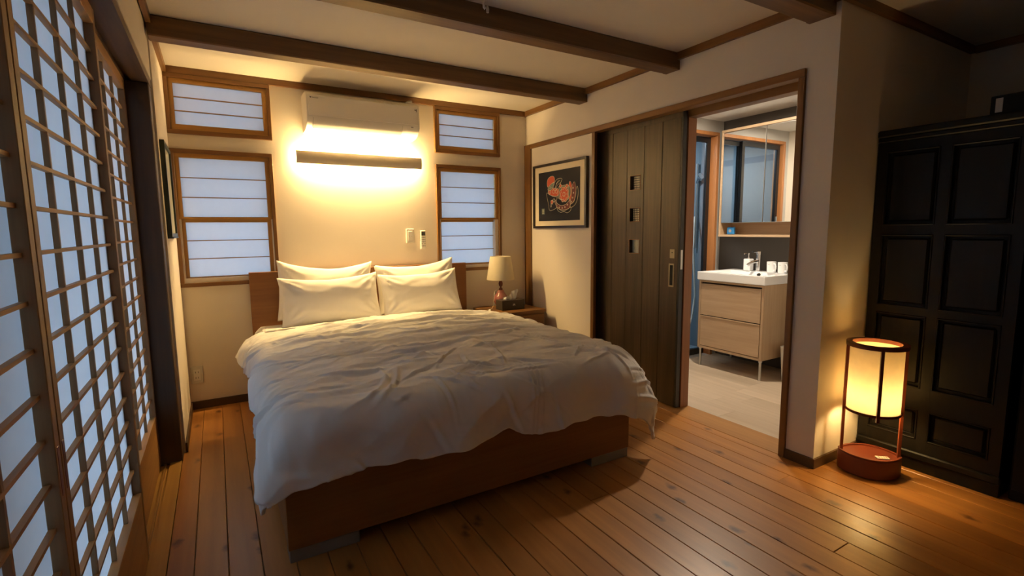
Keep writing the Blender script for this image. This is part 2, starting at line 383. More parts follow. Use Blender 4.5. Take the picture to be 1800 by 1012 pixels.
# ceiling beams
for (y0, y1), lb in (((3.057, 3.155), 'dark brown ceiling beam nearest the windows'), ((2.183, 2.29), 'middle dark brown ceiling beam, ending above the sliding wooden door'), ((1.296, 1.415), 'dark brown ceiling beam nearest the camera, ending at the wall corner')):
    mb = B(XL+.001, XR-.0225 if y0 > 2 else XR-.0225, y0, y1, 2.146, ZC, c=.006)
    mb.box(XR-.03, XR-.001, y0+.0005, y1-.0005, 2.1465, 2.2, c=0)
    tag(obj('ceiling_beam', mb, M['beam']), lb, 'beam', 'dark ceiling beams')

# ------------------------------------------------------------------ outdoors
struct('ground', B(-7, -.75, -6, 9, -.5, -.35), M['ground']); struct('ground', B(-.75, 7, 4.5, 9, -.5, -.35), M['ground'])
struct('eave', B(-1.5, -.63, -2, 5, 2.08, 2.14), M['roof']); struct('eave', B(-.73, 4.5, 4.36, 4.7, 2.30, 2.36), M['roof'])  # unseen eaves, added to dim the tops of the paper panes

for hx0, hx1, hz in ((-.26, .43, 2.21), (-.26, .42, 1.745), (1.56, 2.24, 2.21), (1.56, 2.25, 1.745)):
    struct('window_hood', B(hx0, hx1, YB+.121, YB+.34, hz, hz+.02), M['roof'])  # unseen hoods, added so each pane gets darker towards its top
struct('storm_shutter', B(-.74, -.70, -1.6, 1.2, -.1, 2.0), M['bathwall'])  # unseen panel, added to hold sky light off the leftmost paper door
# ------------------------------------------------------------------ windows
def window(idx, ox0, ox1, oz0, oz1, split, label):
    w = thing('window_%d' % idx, label, None, ((ox0+ox1)/2, YB, oz0), kind='structure')
    c0, c1 = (ox0, ox1); t = .026
    # outer casing
    obj('casing', MB().box(ox0, ox1, YB-.022, YB+.03, oz1-t, oz1, c=.002).box(ox0, ox1, YB-.026, YB+.03, oz0, oz0+t, c=.002), M['trimX'], w)
    obj('casing', MB().box(ox0, ox0+.022, YB-.022, YB+.03, oz0+t, oz1-t, c=.0015).box(ox1-.022, ox1, YB-.022, YB+.03, oz0+t, oz1-t, c=.0015), M['trimZ'], w)
    def sash(x0, x1, z0, z1, y, rows, b=.036):
        yy0, yy1 = YB+y, YB+y+.026
        obj('sash_rail', B(x0, x1, yy0, yy1, z1-.028, z1, c=.0015), M['sashX'], w); obj('sash_rail', B(x0, x1, yy0, yy1, z0, z0+b, c=.0015), M['sashX'], w)
        obj('sash_stile', B(x0, x0+.026, yy0+.0006, yy1, z0, z1, c=.0015), M['sashZ'], w); obj('sash_stile', B(x1-.026, x1, yy0+.0006, yy1, z0, z1, c=.0015), M['sashZ'], w)
        zi0, zi1 = z0+b, z1-.028
        for r in range(1, rows):
            z = zi0+(zi1-zi0)*r/rows
            obj('slat', B(x0+.026, x1-.026, yy0+.004, yy0+.017, z-.003, z+.003), M['sashX'], w)
        obj('paper_pane', MB().box(x0+.02, x1-.02, yy0+.018, yy0+.0195, zi0-.005, zi1+.005), M['winpaper'], w)
    x0, x1, z0, z1 = ox0+.022, ox1-.022, oz0+t, oz1-t
    if not split: sash(x0, x1, z0, z1, -.004, 3)
    else:
        zm = 1.297
        sash(x0, x1, zm-.010, z1, -.004, 3, b=.014)
        sash(x0+.006, x1-.004, z0, zm-.003, .028, 3)
    return w
window(1, -.219, .387, 1.83, 2.2025, False, 'short upper paper-screened window to the left of the air conditioner')
window(2, -.219, .378, .838, 1.737, True, 'tall paper-screened window left of the headboard, below the short one')
window(3, 1.596, 2.204, 1.83, 2.2025, False, 'short upper paper-screened window to the right of the air conditioner')
window(4, 1.599, 2.211, .845, 1.737, True, 'tall paper-screened window behind the bedside lamp')

# ------------------------------------------------------------------ sliding paper doors
def shoji(idx, y0, y1, xb, label):
    """xb = paper plane; front (room side) is at xb+.026"""
    d = thing('door_%d' % idx, label, None, (xb, (y0+y1)/2, 0), kind='structure'); xf = xb+.026; zt = 1.922
    st = .029
    obj('stile', B(xb, xf, y0, y0+st, .006, zt, c=.0012), M['shojiZ'], d); obj('stile', B(xb, xf, y1-st, y1, .006, zt, c=.0012), M['shojiZ'], d)
    obj('top_rail', B(xb, xf, y0+st, y1-st, 1.871, zt, c=.0012), M['shojiY'], d)
    obj('bottom_rail', B(xb, xf-.001, y0+st, y1-st, .006, .272, c=.0012), M['shojiY'], d)
    yi0, yi1 = y0+st, y1-st; p = (yi1-yi0)/4
    for k in range(1, 4):
        yc = yi0+p*k
        obj('vertical_slat', B(xb+.0008, xb+.0125, yc-.0045, yc+.0045, .272, 1.871), M['shojiZ'], d)
    for k in range(17):
        z = .361+.089*k
        obj('horizontal_slat', B(xb+.0012, xb+.0130, yi0, yi1, z-.0042, z+.0042), M['shojiY'], d)
    obj('paper', B(xb-.0015, xb, yi0-.004, yi1+.004, .268, 1.875), M['paper'], d)
    return d
d1 = shoji(1, .335, 1.262, -.318, 'sliding paper door panel at the left edge of the picture')
d2 = shoji(2, 1.268, 2.170, -.318, 'second sliding paper door panel, glowing blue, meeting the one at the left edge')
d3 = shoji(3, 2.125, 3.048, -.349, 'farthest sliding paper door panel, beside the dark post')
for d, y in ((d1, 1.248), (d2, 1.283)):
    obj('finger_pull', MB().box(-.294, -.2912, y-.007, y+.007, .69, .79, c=.001), M['redframe'], d)
shoji(4, -.58, .36, -.349, 'sliding paper door panel nearest the camera, out of the picture')

# ------------------------------------------------------------------ bed
bed = thing('bed', 'low wooden double bed with red-brown headboard and footboard on grey metal block feet', 'bed', (.98, 2.9, 0))
obj('footboard', B(.15, 1.803, 1.856, 1.886, .050, .40, c=.002), M['bed'], bed)
obj('side_rail', B(.15, .18, 1.887, 3.884, .050, .36, c=.002), M['bed'], bed); obj('side_rail', B(1.773, 1.803, 1.887, 3.884, .050, .36, c=.002), M['bed'], bed)
hb = obj('headboard', MB().box(.18, .92, 3.885, 3.9215, .05, .918, c=.002).box(.92, 1.838, 3.885, 3.9215, .05, .918, c=.002), M['bed'], bed)
for x0, x1 in ((.153, .403), (1.556, 1.800)): obj('foot', B(x0, x1, 1.860, 1.95, 0, .0495, c=.002), M['foot'], bed)
for x0, x1 in ((.153, .403), (1.556, 1.800)): obj('foot', B(x0, x1, 3.79, 3.88, 0, .0495, c=.002), M['foot'], bed)
obj('slat_base', B(.181, 1.772, 1.888, 3.883, .22, .27), M['bed'], bed)
tag(obj('mattress', B(.185, 1.768, 1.892, 3.880, .27, .545, c=.04), M['mattress'], bevel=.02), 'white mattress lying in the bed frame beneath the duvet', 'mattress')

# duvet
def ridge(v): return 1-abs(noise.noise(v))*2
def fbm(x, y, z, o=3):
    a, s, r = 1, 1, 0
    for _ in range(o): r += a*noise.noise((x*s, y*s, z)); a *= .5; s *= 2.1
    return r
def interp(x, pts):
    if x <= pts[0][0]: return pts[0][1]
    for (a, u), (b, v) in zip(pts[:-1], pts[1:]):
        if x <= b: t = (x-a)/(b-a); t = t*t*(3-2*t); return u+(v-u)*t
    return pts[-1][1]
HEM = [(.0, .38), (.12, .345), (.25, .330), (.50, .335), (.72, .322), (.89, .325), (1.03, .352), (1.12, .316), (1.21, .295), (1.38, .313), (1.6, .305), (1.75, .30), (1.9, .31)]
def duvet():
    import numpy as np
    NX, NY = 330, 310
    X0, X1, YF, YH = .225, 1.815, 1.915, 3.47; R = .125; q = R*PI/2
    random.seed(21)
    creases = []
    for i in range(170):
        cx, cy = random.uniform(.1, 1.9), random.uniform(1.45, 3.4)
        ang = random.gauss(.05, .30) if cy > 2.3 or random.random() < .45 else random.uniform(.4, 1.5)*random.choice((1, -1))
        creases.append((cx, cy, ang, random.uniform(.06, .30), random.uniform(.006, .011), random.uniform(.004, .010)*random.choice((1, 1, -1)), random.uniform(-1.8, 1.8)))
    for cy, cx, ln, h in ((3.30, 1.45, .5, .016), (3.22, .75, .45, .012), (3.08, 1.2, .75, .019), (2.93, .55, .45, .013), (2.86, 1.5, .45, .018), (2.75, .95, .4, .011), (2.62, 1.35, .5, .014), (2.42, 1.0, .5, .010), (3.15, .35, .3, .013), (3.2, 1.7, .3, .017), (2.97, 1.35, .3, .016), (2.30, 1.45, .4, .010), (2.2, .6, .4, .009)):
        creases.append((cx, cy, random.uniform(-.08, .12), ln, .020, h, random.uniform(-.5, .5)))
    for cx in (1.18, 1.20, 1.23): creases.append((cx, 1.80, 1.45, .30, .006, .005, .15))
    P = []
    for j in range(NY+1):
        t = j/NY
        for i in range(NX+1):
            s = i/NX
            eL = .215+.055*min(1, t*1.15)+.008*math.sin(t*17)+.008*math.sin(t*7+1)
            eR = .27+.06*max(0, t*2-1)
            xc = X0-eL + s*(X1-X0+eL+eR)
            eF = .655-interp(xc, HEM)+.004*math.sin(xc*40)
            yy = YH - t*(YH-YF+eF)
            left = xc < 1.0
            rc = .05 if left else .19
            ax = (X0+rc-xc) if left else (xc-(X1-rc)); ay = YF+rc-yy
            if ax > 0 and ay > 0:
                dd = math.hypot(ax, ay); e = dd-rc; dx, dy = ax/max(dd, 1e-6), ay/max(dd, 1e-6)
            elif ax-rc > ay-rc: e = ax-rc; dx, dy = 1, 0
            else: e = ay-rc; dx, dy = 0, 1
            sx = -1 if left else 1
            cor = 2*dx*dy if ax > 0 and ay > 0 else 0
            dx *= sx; dy = -dy
            u = (xc-X0)/(X1-X0)*2-1; v = (yy-YF)/(YH-YF)
            cu = max(0, 1-min(1, abs(u))**2.6); cv = min(1, max(0, v*2.6+.05))*max(0, min(1, (1-v)*7+.35))
            top = .568+.046*cu*cv
            if e > 0:
                bx, by = xc-dx*e, yy-dy*e
                if e < q: out = R*math.sin(e/R); down = R*(1-math.cos(e/R))
                else: out = R+.05*(e-q); down = R+(e-q)
                hang = max(0, min(1, (e-q*.5)/.25))
                fo = hang*cor*(.03 if left else .09)
                fo += hang*.014*math.sin(math.atan2(abs(dy), abs(dx)+1e-6)*9)*cor
                if abs(dy) > .01: fo += hang*(.013*math.sin(xc*11+.8*math.sin(xc*5))+.006*math.sin(xc*23+1.3))*abs(dy)
                if abs(dx) > .01: fo += hang*(.012*math.sin(yy*10+1)+.006*math.sin(yy*19))*abs(dx)
                if not left: fo += .018*hang*abs(dx)
                x, y, z = bx+dx*(out+fo)-(.06*hang*cor if left else 0), by+dy*(out+fo), top-down
            else: x, y, z = xc, yy, top
            if left and e > 0:
                fl_ = math.exp(-((t-.05)/.055)**2)*max(0, min(1, (e-.10)/.16)); x -= .045*fl_; z += .04*fl_
            if t < .02 and e < 0: z -= .02*(1-t/.02)
            P.append((x, y, z))
    W = NX+1
    P = np.array(P).reshape(NY+1, W, 3)
    gu = np.gradient(P, axis=1); gv = np.gradient(P, axis=0)
    nn = np.cross(gv, gu); nn /= np.maximum(np.linalg.norm(nn, axis=2, keepdims=True), 1e-9)
    nn[nn[..., 2] < -.05] *= -1
    D = np.zeros((NY+1, W))
    for j in range(NY+1):
        for i in range(W):
            xx, yy = P[j, i, 0], P[j, i, 1]-P[j, i, 2]*.8
            d = .013*fbm(xx*2.2, yy*3.2, .3)
            d += .016*(ridge((xx*2.4+.35*noise.noise((xx*3, yy*3, 5)), yy*7.5+.5*noise.noise((xx*2, yy*2, 9)), 1.7))-.5)
            d += .006*(ridge((xx*7, yy*15, 4.1))-.5)
            d += .0022*fbm(xx*22, yy*30, 2.2, 2)
            D[j, i] = d
    PX = P[..., 0]; PY = P[..., 1]-.6*(.57-P[..., 2])
    for cx, cy, ang, ln, wd_, h, bend in creases:
        c_, s_ = math.cos(ang), math.sin(ang); dx_, dy_ = PX-cx, PY-cy
        a = dx_*c_+dy_*s_; b = -dx_*s_+dy_*c_-bend*a*a*.35
        f = np.clip(1-(a/ln)**2, 0, 1)**2
        D += h*f*(np.exp(-(b/wd_)**2)-.6*np.exp(-((b+wd_*1.6)/(wd_*.9))**2))
    P = P+nn*D[..., None]
    mb = MB(); mb.v = [tuple(float(c) for c in p) for p in P.reshape(-1, 3)]
    for j in range(NY):
        for i in range(NX): mb.f.append((j*W+i, j*W+i+1, (j+1)*W+i+1, (j+1)*W+i))
    o = obj('duvet', mb, M['linen'], smooth='all', origin=(1.0, 2.7, .55))
    so = o.modifiers.new('thickness', 'SOLIDIFY'); so.thickness = .014; so.offset = -1
    return o
tag(duvet(), 'crumpled white linen duvet draped over the bed and its foot end', 'duvet')

def pillow(W, H, T, seed, pull=.015):
    mb = MB(); n = 44; m = 30; random.seed(seed)
    for side in (1, -1):
        i0 = len(mb.v)
        for j in range(m+1):
            for i in range(n+1):
                u, v = i/n*2-1, j/m*2-1
                x = W/2*u*(1-.045*(1-v*v)) ; z = H/2*v*(1-.07*(1-u*u)-.0)
                th = T/2*(max(0, (1-abs(u)**3.2))*max(0, (1-abs(v)**2.6)))**.55
                r = math.hypot(1-abs(u), 1-abs(v))
                wr = .0
                cx_, cz_ = (1-abs(u))*W/2, (1-abs(v))*H/2
                a = math.atan2(cz_, cx_+1e-6); d = math.hypot(cx_, cz_)
                wr += .006*math.sin(a*14+seed)*math.exp(-((d-.10)/.07)**2)
                wr += .0045*ridge((x*5+seed, z*14, seed*.7))*min(1, th/(T*.25)) + .003*fbm(x*12, z*16, seed, 2)*min(1, th/(T*.25))
                edge = min(1, min(1-abs(u), 1-abs(v))*14)
                y = -side*(th+wr*edge)
                # slight sag of the top edge
                zz = z-pull*(1-u*u)*max(0, v) + .006*fbm(x*4, 0, seed, 2)*v
                mb.v.append((x, y, zz+H/2))
        for j in range(m):
            for i in range(n):
                f = (i0+j*(n+1)+i, i0+j*(n+1)+i+1, i0+(j+1)*(n+1)+i+1, i0+(j+1)*(n+1)+i)
                mb.f.append(f if side > 0 else f[::-1])
    me = bpy.data.meshes.new('pillow'); me.from_pydata(mb.v, [], mb.f)
    bm = bmesh.new(); bm.from_mesh(me); bmesh.ops.remove_doubles(bm, verts=bm.verts, dist=.0004); bmesh.ops.recalc_face_normals(bm, faces=bm.faces); bm.to_mesh(me); bm.free()
    for p in me.polygons: p.use_smooth = True
    me.materials.append(M['linen2'])
    o = bpy.data.objects.new('pillow', me); link(o); return o
def place_pillow(W, H, T, seed, loc, tilt, roll, yaw, label, pull=.015):
    o = pillow(W, H, T, seed, pull); o.location = loc; o.rotation_euler = (tilt, roll, yaw)
    tag(o, label, 'pillow', 'white pillows against the headboard')
place_pillow(.66, .425, .13, 2, (.662, 3.790, .562), -.06, .045, 0, 'white pillow behind the front left one, its pointed corner highest against the headboard', .045)
place_pillow(.67, .345, .16, 5, (.672, 3.560, .566), -.30, -.010, .02, 'front left white pillow, plump and facing the foot of the bed', .025)
place_pillow(.655, .395, .13, 8, (1.375, 3.790, .564), -.06, -.060, 0, 'white pillow behind the front right one, rising to the right', .03)
place_pillow(.62, .335, .15, 11, (1.335, 3.570, .566), -.30, -.040, -.03, 'front right white pillow, smaller, near the bedside lamp')

# ------------------------------------------------------------------ air conditioner
ac = thing('air_conditioner', 'white wall-mounted air conditioner above the wall light', 'air conditioner', (.995, YB, 1.90))
prof = [(YB-.001, 2.155), (3.775, 2.155), (3.728, 2.125), (3.722, 1.985), (3.728, 1.962), (3.745, 1.940), (3.775, 1.918), (3.82, 1.903), (3.88, 1.898), (YB-.001, 1.898)]
obj('body', MB().prism(prof, lambda p, q, h: (h, p, q), .592, 1.398), M['white'], ac, smooth=True, bevel=.003)
obj('front_panel', MB().box(.606, 1.384, 3.716, 3.724, 1.988, 2.122, c=.002), M['white'], ac)
obj('flap', MB().prism([(3.7235, 1.974), (3.728, 1.956), (3.745, 1.934), (3.773, 1.913), (3.770, 1.9095), (3.741, 1.930), (3.7235, 1.954), (3.7195, 1.974)], lambda p, q, h: (h, p, q), .632, 1.262), M['white'], ac, smooth=True)
obj('flap_seam', MB().tube([(.631, 3.7215, 1.976), (.631, 3.727, 1.955), (.631, 3.744, 1.932), (.631, 3.774, 1.911)], .0012, 6).tube([(1.263, 3.7215, 1.976), (1.263, 3.727, 1.955), (1.263, 3.744, 1.932), (1.263, 3.774, 1.911)], .0012, 6).tube([(.631, 3.775, 1.910), (1.263, 3.775, 1.910)], .0012, 6), M['lgrey'], ac)
obj('status_light', B(1.325, 1.345, 3.7178, 3.7225, 1.966, 1.974), M['lgrey'], ac)
obj('sensor_mark', MB().box(1.360, 1.372, 3.7145, 3.716, 2.096, 2.101).box(1.3695, 1.3735, 3.7145, 3.716, 2.084, 2.106).box(1.358, 1.363, 3.7145, 3.716, 2.094, 2.103), M['dgrey'], ac)
def text(name, s, size, mat, parent, loc, rot, ext=.0003):
    cu = bpy.data.curves.new(name, 'FONT'); cu.body = s; cu.size = size; cu.extrude = ext
    t = bpy.data.objects.new(name, cu); link(t); bpy.context.view_layer.update()
    dg = bpy.context.evaluated_depsgraph_get(); me = bpy.data.meshes.new_from_object(t.evaluated_get(dg)); bpy.data.objects.remove(t)
    o = bpy.data.objects.new(name, me); me.materials.clear(); me.materials.append(mat); link(o); o.parent = parent
    o.location = Vector(loc)-OFF[parent.name]; o.rotation_euler = rot; return o
text('lettering', 'DAIKIN', .0125, M['dgrey'], ac, (.628, 3.7155, 2.101), (PI/2, 0, 0))
obj('logo_mark', MB().prism([(.613, 2.110), (.626, 2.110), (.6195, 2.099)], lambda p, q, h: (p, h, q), 3.7152, 3.7158), M['dgrey'], ac)
tag(obj('pipe_cover', MB().tube([(1.335, 3.925, 2.165), (1.345, 3.905, 2.185), (1.375, 3.895, 2.197), (1.40, 3.900, 2.200)], [.008, .008, .010, .013], 10), M['white'], smooth=True), 'short white pipe stub on the ceiling trim above the air conditioner', 'pipe')

# ------------------------------------------------------------------ wall light
wl = thing('wall_light', 'long horizontal beige wall light glowing up and down above the bed', 'wall light', (.99, YB, 1.70))
arc = []
for k in range(9):
    a = -1+2*k/8; arc.append((3.852+.016*a*a, 1.725+.0435*a))
arc2 = [(p+.004, q) for p, q in arc[::-1]]
obj('cover', MB().prism(arc+arc2, lambda p, q, h: (h, p, q), .527, 1.456), M['sconce'], wl, smooth=True)
obj('wall_plate', B(.60, 1.38, 3.918, YB-.0005, 1.700, 1.750, c=.002), M['offwhite'], wl)
obj('bracket', B(.62, .64, 3.866, 3.918, 1.718, 1.732), M['offwhite'], wl); obj('bracket', B(1.34, 1.36, 3.866, 3.918, 1.718, 1.732), M['offwhite'], wl)
tb = obj('light_tube', MB().tube([(.56, 3.905, 1.725), (1.42, 3.905, 1.725)], .011, 10), M['tube'], wl, smooth=True)
M['tube'].node_tree.nodes['Emission'].inputs[1].default_value = SCONCE_W/(2*PI*.011*.86*PI)*PI

# ------------------------------------------------------------------ switch, remote, outlet
sw = thing('light_switch', 'cream light switch plate on the wall right above the headboard', 'switch', (1.362, YB, 1.10))
obj('plate', B(1.329, 1.396, YB-.016, YB-.0005, 1.095, 1.21, c=.004), M['offwhite'], sw)
obj('rocker', B(1.342, 1.383, YB-.0195, YB-.016, 1.112, 1.192, c=.0015), M['white'], sw)
obj('mark', MB().box(1.350, 1.356, YB-.0200, YB-.0195, 1.150, 1.153).box(1.368, 1.374, YB-.0200, YB-.0195, 1.150, 1.153), M['lgrey'], sw)
rc = thing('remote_control', 'slim white air conditioner remote with dark display in its wall holder', 'remote control', (1.466, YB, 1.04))
obj('holder', B(1.444, 1.490, YB-.012, YB-.0005, 1.040, 1.11, c=.002), M['white'], rc)
obj('body', B(1.446, 1.488, YB-.030, YB-.013, 1.045, 1.197, c=.004), M['white'], rc)
obj('display', B(1.450, 1.484, YB-.0312, YB-.030, 1.155, 1.185), M['dgrey'], rc)
for r in range(5):
    for c_ in range(3):
        if (r, c_) in ((1, 1),): continue
        obj('button', B(1.4515+c_*.0115, 1.4595+c_*.0115, YB-.0315, YB-.030, 1.066+r*.017, 1.075+r*.017, c=.0006), M['lgrey'], rc)
ot = thing('wall_outlet', 'cream double wall outlet low on the wall left of the bed', 'outlet', (-.172, YB, .18))
obj('plate', B(-.208, -.136, YB-.010, YB-.0005, .178, .298, c=.003), M['offwhite'], ot)
obj('socket_insert', B(-.192, -.152, YB-.0125, YB-.010, .20, .276, c=.001), M['white'], ot)
for z in (.219, .257):
    obj('slot', MB().box(-.181, -.1785, YB-.0130, YB-.0125, z-.006, z+.006).box(-.1655, -.163, YB-.0130, YB-.0125, z-.006, z+.006), M['black'], ot)
sc2 = thing('pull_cord', 'white pull cord with a knob hanging from the ceiling', 'pull cord', (.935, 1.75, 2.0))
obj('cord', MB().tube([(.932, 1.75, ZC-.001), (.933, 1.75, 2.10), (.934, 1.75, 2.045)], .0022, 8), M['offwhite'], sc2, smooth=True)
obj('knob', MB().tube([(.929, 1.75, 2.050), (.925, 1.75, 2.040), (.925, 1.75, 2.028), (.931, 1.75, 2.022)], .0055, 8).tube([(.939, 1.75, 2.035), (.940, 1.75, 2.022), (.940, 1.75, 2.010)], [.004, .0065, .005], 8), M['offwhite'], sc2, smooth=True)
# ------------------------------------------------------------------ bedside
ns = thing('nightstand', 'dark brown wooden bedside table with a drawer in the corner right of the bed', 'nightstand', (2.16, 3.7, 0))
obj('top', B(1.915, 2.405, 3.495, 3.92, .490, .515, c=.002), M['trimX'], ns)
obj('body', MB().box(1.925, 2.395, 3.510, 3.915, .06, .490, c=.001), M['trimX'], ns)
for z0, z1 in ((.34, .478), (.19, .33)):
    dr = obj('drawer', B(1.935, 2.385, 3.500, 3.512, z0, z1, c=.002), M['trimX'], ns)
    obj('knob', MB().tube([(2.16, 3.500, (z0+z1)/2), (2.16, 3.488, (z0+z1)/2), (2.16, 3.480, (z0+z1)/2)], [.005, .009, .006], 12), M['steel'], dr, smooth=True)
for x in (1.93, 2.36):
    for y in (3.515, 3.88): obj('leg', B(x, x+.03, y, y+.03, 0, .06), M['trimX'], ns)
lx, ly = 2.128, 3.795; z0 = .515
tl = thing('table_lamp', 'unlit bedside lamp with cream shade and pink ceramic gourd base', 'lamp', (lx, ly, z0))
pr = [(.040, 0), (.045, .006), (.040, .012), (.050, .03), (.062, .055), (.0635, .078), (.056, .102), (.040, .122), (.032, .134), (.030, .145), (.022, .155)]
obj('base', MB().lathe([(r, z0+z) for r, z in pr], lx, ly, 40), M['pinkceramic'], tl, smooth='all')
obj('neck', MB().lathe([(.016, z0+.155), (.018, z0+.165), (.008, z0+.175), (.008, z0+.185), (.016, z0+.192), (.019, z0+.215), (.012, z0+.235), (.008, z0+.30)], lx, ly, 20), M['redframe'], tl, smooth=True)
obj('shade', MB().lathe([(.121, .762), (.119, .765), (.088, .962), (.090, .965), (.091, .962), (.1225, .765), (.121, .762)], lx, ly, 48, cap0=False, cap1=False), M['shade'], tl, smooth='all')
obj('shade_ring', MB().tube([(lx+.088*math.cos(a*PI/4), ly+.088*math.sin(a*PI/4), .955) for a in range(8)], .0015, 6, closed=True).tube([(lx-.088, ly, .955), (lx, ly, .815), (lx+.088, ly, .955)], .0015, 6), M['steel'], tl)
obj('power_cord', MB().tube([(lx-.03, ly+.02, .668), (lx-.058, ly+.01, .66), (lx-.07, ly-.005, .60), (lx-.075, ly, .54), (lx-.12, ly-.05, .5175), (lx-.17, ly-.07, .5175)], .002, 6), M['white'], tl, smooth=True)
tbx = thing('tissue_box', 'dark leather tissue box with a small emblem in front of the pink lamp', 'tissue box', (2.15, 3.68, .515))
obj('box', B(2.040, 2.262, 3.615, 3.727, .5155, .600, c=.003), M['tissuebox'], tbx)
obj('opening', B(2.09, 2.21, 3.65, 3.69, .5998, .6006), M['black'], tbx)
tm = MB(); n = 12
for j in range(7):
    for i in range(n+1):
        u = i/n; v = j/6
        x = 2.075+.135*u+.012*v; hgt = (.018+.078*(u**1.3))*v*(1 if u < .93 else .8); y = 3.667+.016*math.sin(u*9+v*2)*(.3+v)+.008*math.sin(u*21)
        tm.v.append((x, y, .600+hgt))
for j in range(6):
    for i in range(n): tm.f.append((j*(n+1)+i, j*(n+1)+i+1, (j+1)*(n+1)+i+1, (j+1)*(n+1)+i))
obj('tissue', tm, M['tissue'], tbx, smooth='all')
em = MB()
for k in range(5):
    a = -.3+k*.95; cx, cz = 2.155, .557
    em.prism([(cx, cz), (cx+.010*math.cos(a-.35), cz+.010*math.sin(a-.35)), (cx+.0145*math.cos(a), cz+.0125*math.sin(a)), (cx+.010*math.cos(a+.35), cz+.010*math.sin(a+.35))], lambda p, q, h: (p, h, q), 3.6138, 3.6150)
obj('emblem', em, M['steel'], tbx)

# ------------------------------------------------------------------ pictures
pc = thing('framed_picture', 'black framed print of a red and white rooster on dark ground beside the sliding door', 'picture', (XR, 3.40, 1.204))
def frameX(name, x0, x1, y0, y1, z0, z1, w, mat, par):
    obj(name, MB().box(x0, x1, y0, y1, z1-w, z1, c=.001).box(x0, x1, y0, y1, z0, z0+w, c=.001).box(x0, x1, y0, y0+w, z0+w, z1-w).box(x0, x1, y1-w, y1, z0+w, z1-w), mat, par)
frameX('frame', 2.455, XR-.0005, 3.030, 3.772, 1.204, 1.746, .020, M['frame'], pc)
obj('mat', B(2.468, 2.472, 3.05, 3.752, 1.224, 1.726), M['matboard'], pc)
cl = obj('print', B(2.4665, 2.468, 3.118, 3.695, 1.266, 1.679), M['navy'], pc)
ART = {
'comb': [(3.5568, 1.5555), (3.5628, 1.5867), (3.5506, 1.6164), (3.5205, 1.6326), (3.4907, 1.6379), (3.4648, 1.6301), (3.4531, 1.6111), (3.4578, 1.5848), (3.4907, 1.5774), (3.5206, 1.5629), (3.5447, 1.5512)] ,
'wing': [(3.4789, 1.5428), (3.4578, 1.5781), (3.4207, 1.6049), (3.3751, 1.6094), (3.3504, 1.6019), (3.366, 1.5771), (3.3863, 1.5491), (3.4206, 1.5252), (3.4613, 1.518)] ,
'head': [(3.5508, 1.5346), (3.5206, 1.5629), (3.4907, 1.5774), (3.4578, 1.5814), (3.4648, 1.5552), (3.4908, 1.5302), (3.5327, 1.5196)] ,
'neck': [(3.5447, 1.5273), (3.5026, 1.5412), (3.4496, 1.534), (3.3976, 1.5235), (3.3918, 1.4834), (3.4205, 1.4685), (3.4908, 1.4762), (3.5387, 1.4928)] ,
'breast': [(3.5692, 1.5002), (3.5448, 1.4966), (3.4789, 1.4687), (3.4205, 1.4585), (3.432, 1.4257), (3.4204, 1.3849), (3.4553, 1.3627), (3.5269, 1.3552), (3.545, 1.4109), (3.5632, 1.46)] ,
'body': [(3.409, 1.4911), (3.375, 1.5416), (3.3413, 1.5489), (3.2862, 1.5478), (3.243, 1.5316), (3.232, 1.4924), (3.2424, 1.4545), (3.2747, 1.4305), (3.3297, 1.4269), (3.386, 1.4432), (3.4067, 1.4643)] ,
'tail1': [(3.2643, 1.5139), (3.2538, 1.5581), (3.2432, 1.5751), (3.2272, 1.5591), (3.2195, 1.5234), (3.2232, 1.4534), (3.2422, 1.4158), (3.2586, 1.4555)] ,
'tail2': [(3.2216, 1.5172), (3.206, 1.551), (3.1872, 1.5653), (3.1714, 1.5387), (3.1667, 1.4753), (3.1892, 1.4195), (3.2314, 1.396), (3.2422, 1.4158), (3.2232, 1.4534)] ,
'tail3': [(3.1689, 1.4881), (3.1588, 1.5189), (3.1466, 1.5274), (3.138, 1.4859), (3.1477, 1.4299), (3.1785, 1.3871), (3.2312, 1.367), (3.2367, 1.3898), (3.1892, 1.4163)] ,
'belly': [(3.4554, 1.4471), (3.4204, 1.4117), (3.3632, 1.3877), (3.2964, 1.3958), (3.253, 1.4229), (3.2368, 1.4027), (3.2473, 1.3709), (3.2743, 1.3557), (3.3518, 1.3541), (3.4088, 1.371), (3.4378, 1.3991)] ,
'belly2': [(3.4204, 1.3781), (3.3744, 1.3529), (3.3182, 1.3443), (3.2526, 1.3646), (3.2312, 1.3702), (3.2364, 1.3445), (3.2796, 1.3265), (3.3237, 1.3379), (3.3687, 1.3328), (3.4088, 1.3509)]}
def smoothpoly(p, n=4):
    r = []; m = len(p)
    for i in range(m):
        a, b, c, d = p[i-1], p[i], p[(i+1) % m], p[(i+2) % m]
        for k in range(n):
            t = k/n
            r.append(tuple(.5*((2*b[q])+(-a[q]+c[q])*t+(2*a[q]-5*b[q]+4*c[q]-d[q])*t*t+(-a[q]+3*b[q]-3*c[q]+d[q])*t**3) for q in (0, 1)))
    return r
X0A = 2.4663
def motif(name, poly, mat, lvl, line=.0035):
    sp = smoothpoly(poly)
    o = obj(name, MB().prism(sp, lambda p, q, h: (h, p, q), X0A-.0004*lvl, X0A-.0004*lvl+.0004), mat, cl)
    if line: obj('outline', MB().tube([(X0A-.0004*lvl-.0003, p, q) for p, q in sp], line*.5, 5, closed=True), M['cream'], o) if False else obj('outline', MB().tube([(X0A-.0004*lvl-.0003, p, q) for p, q in sp], line*.5, 5, closed=True), M['cream'], cl)
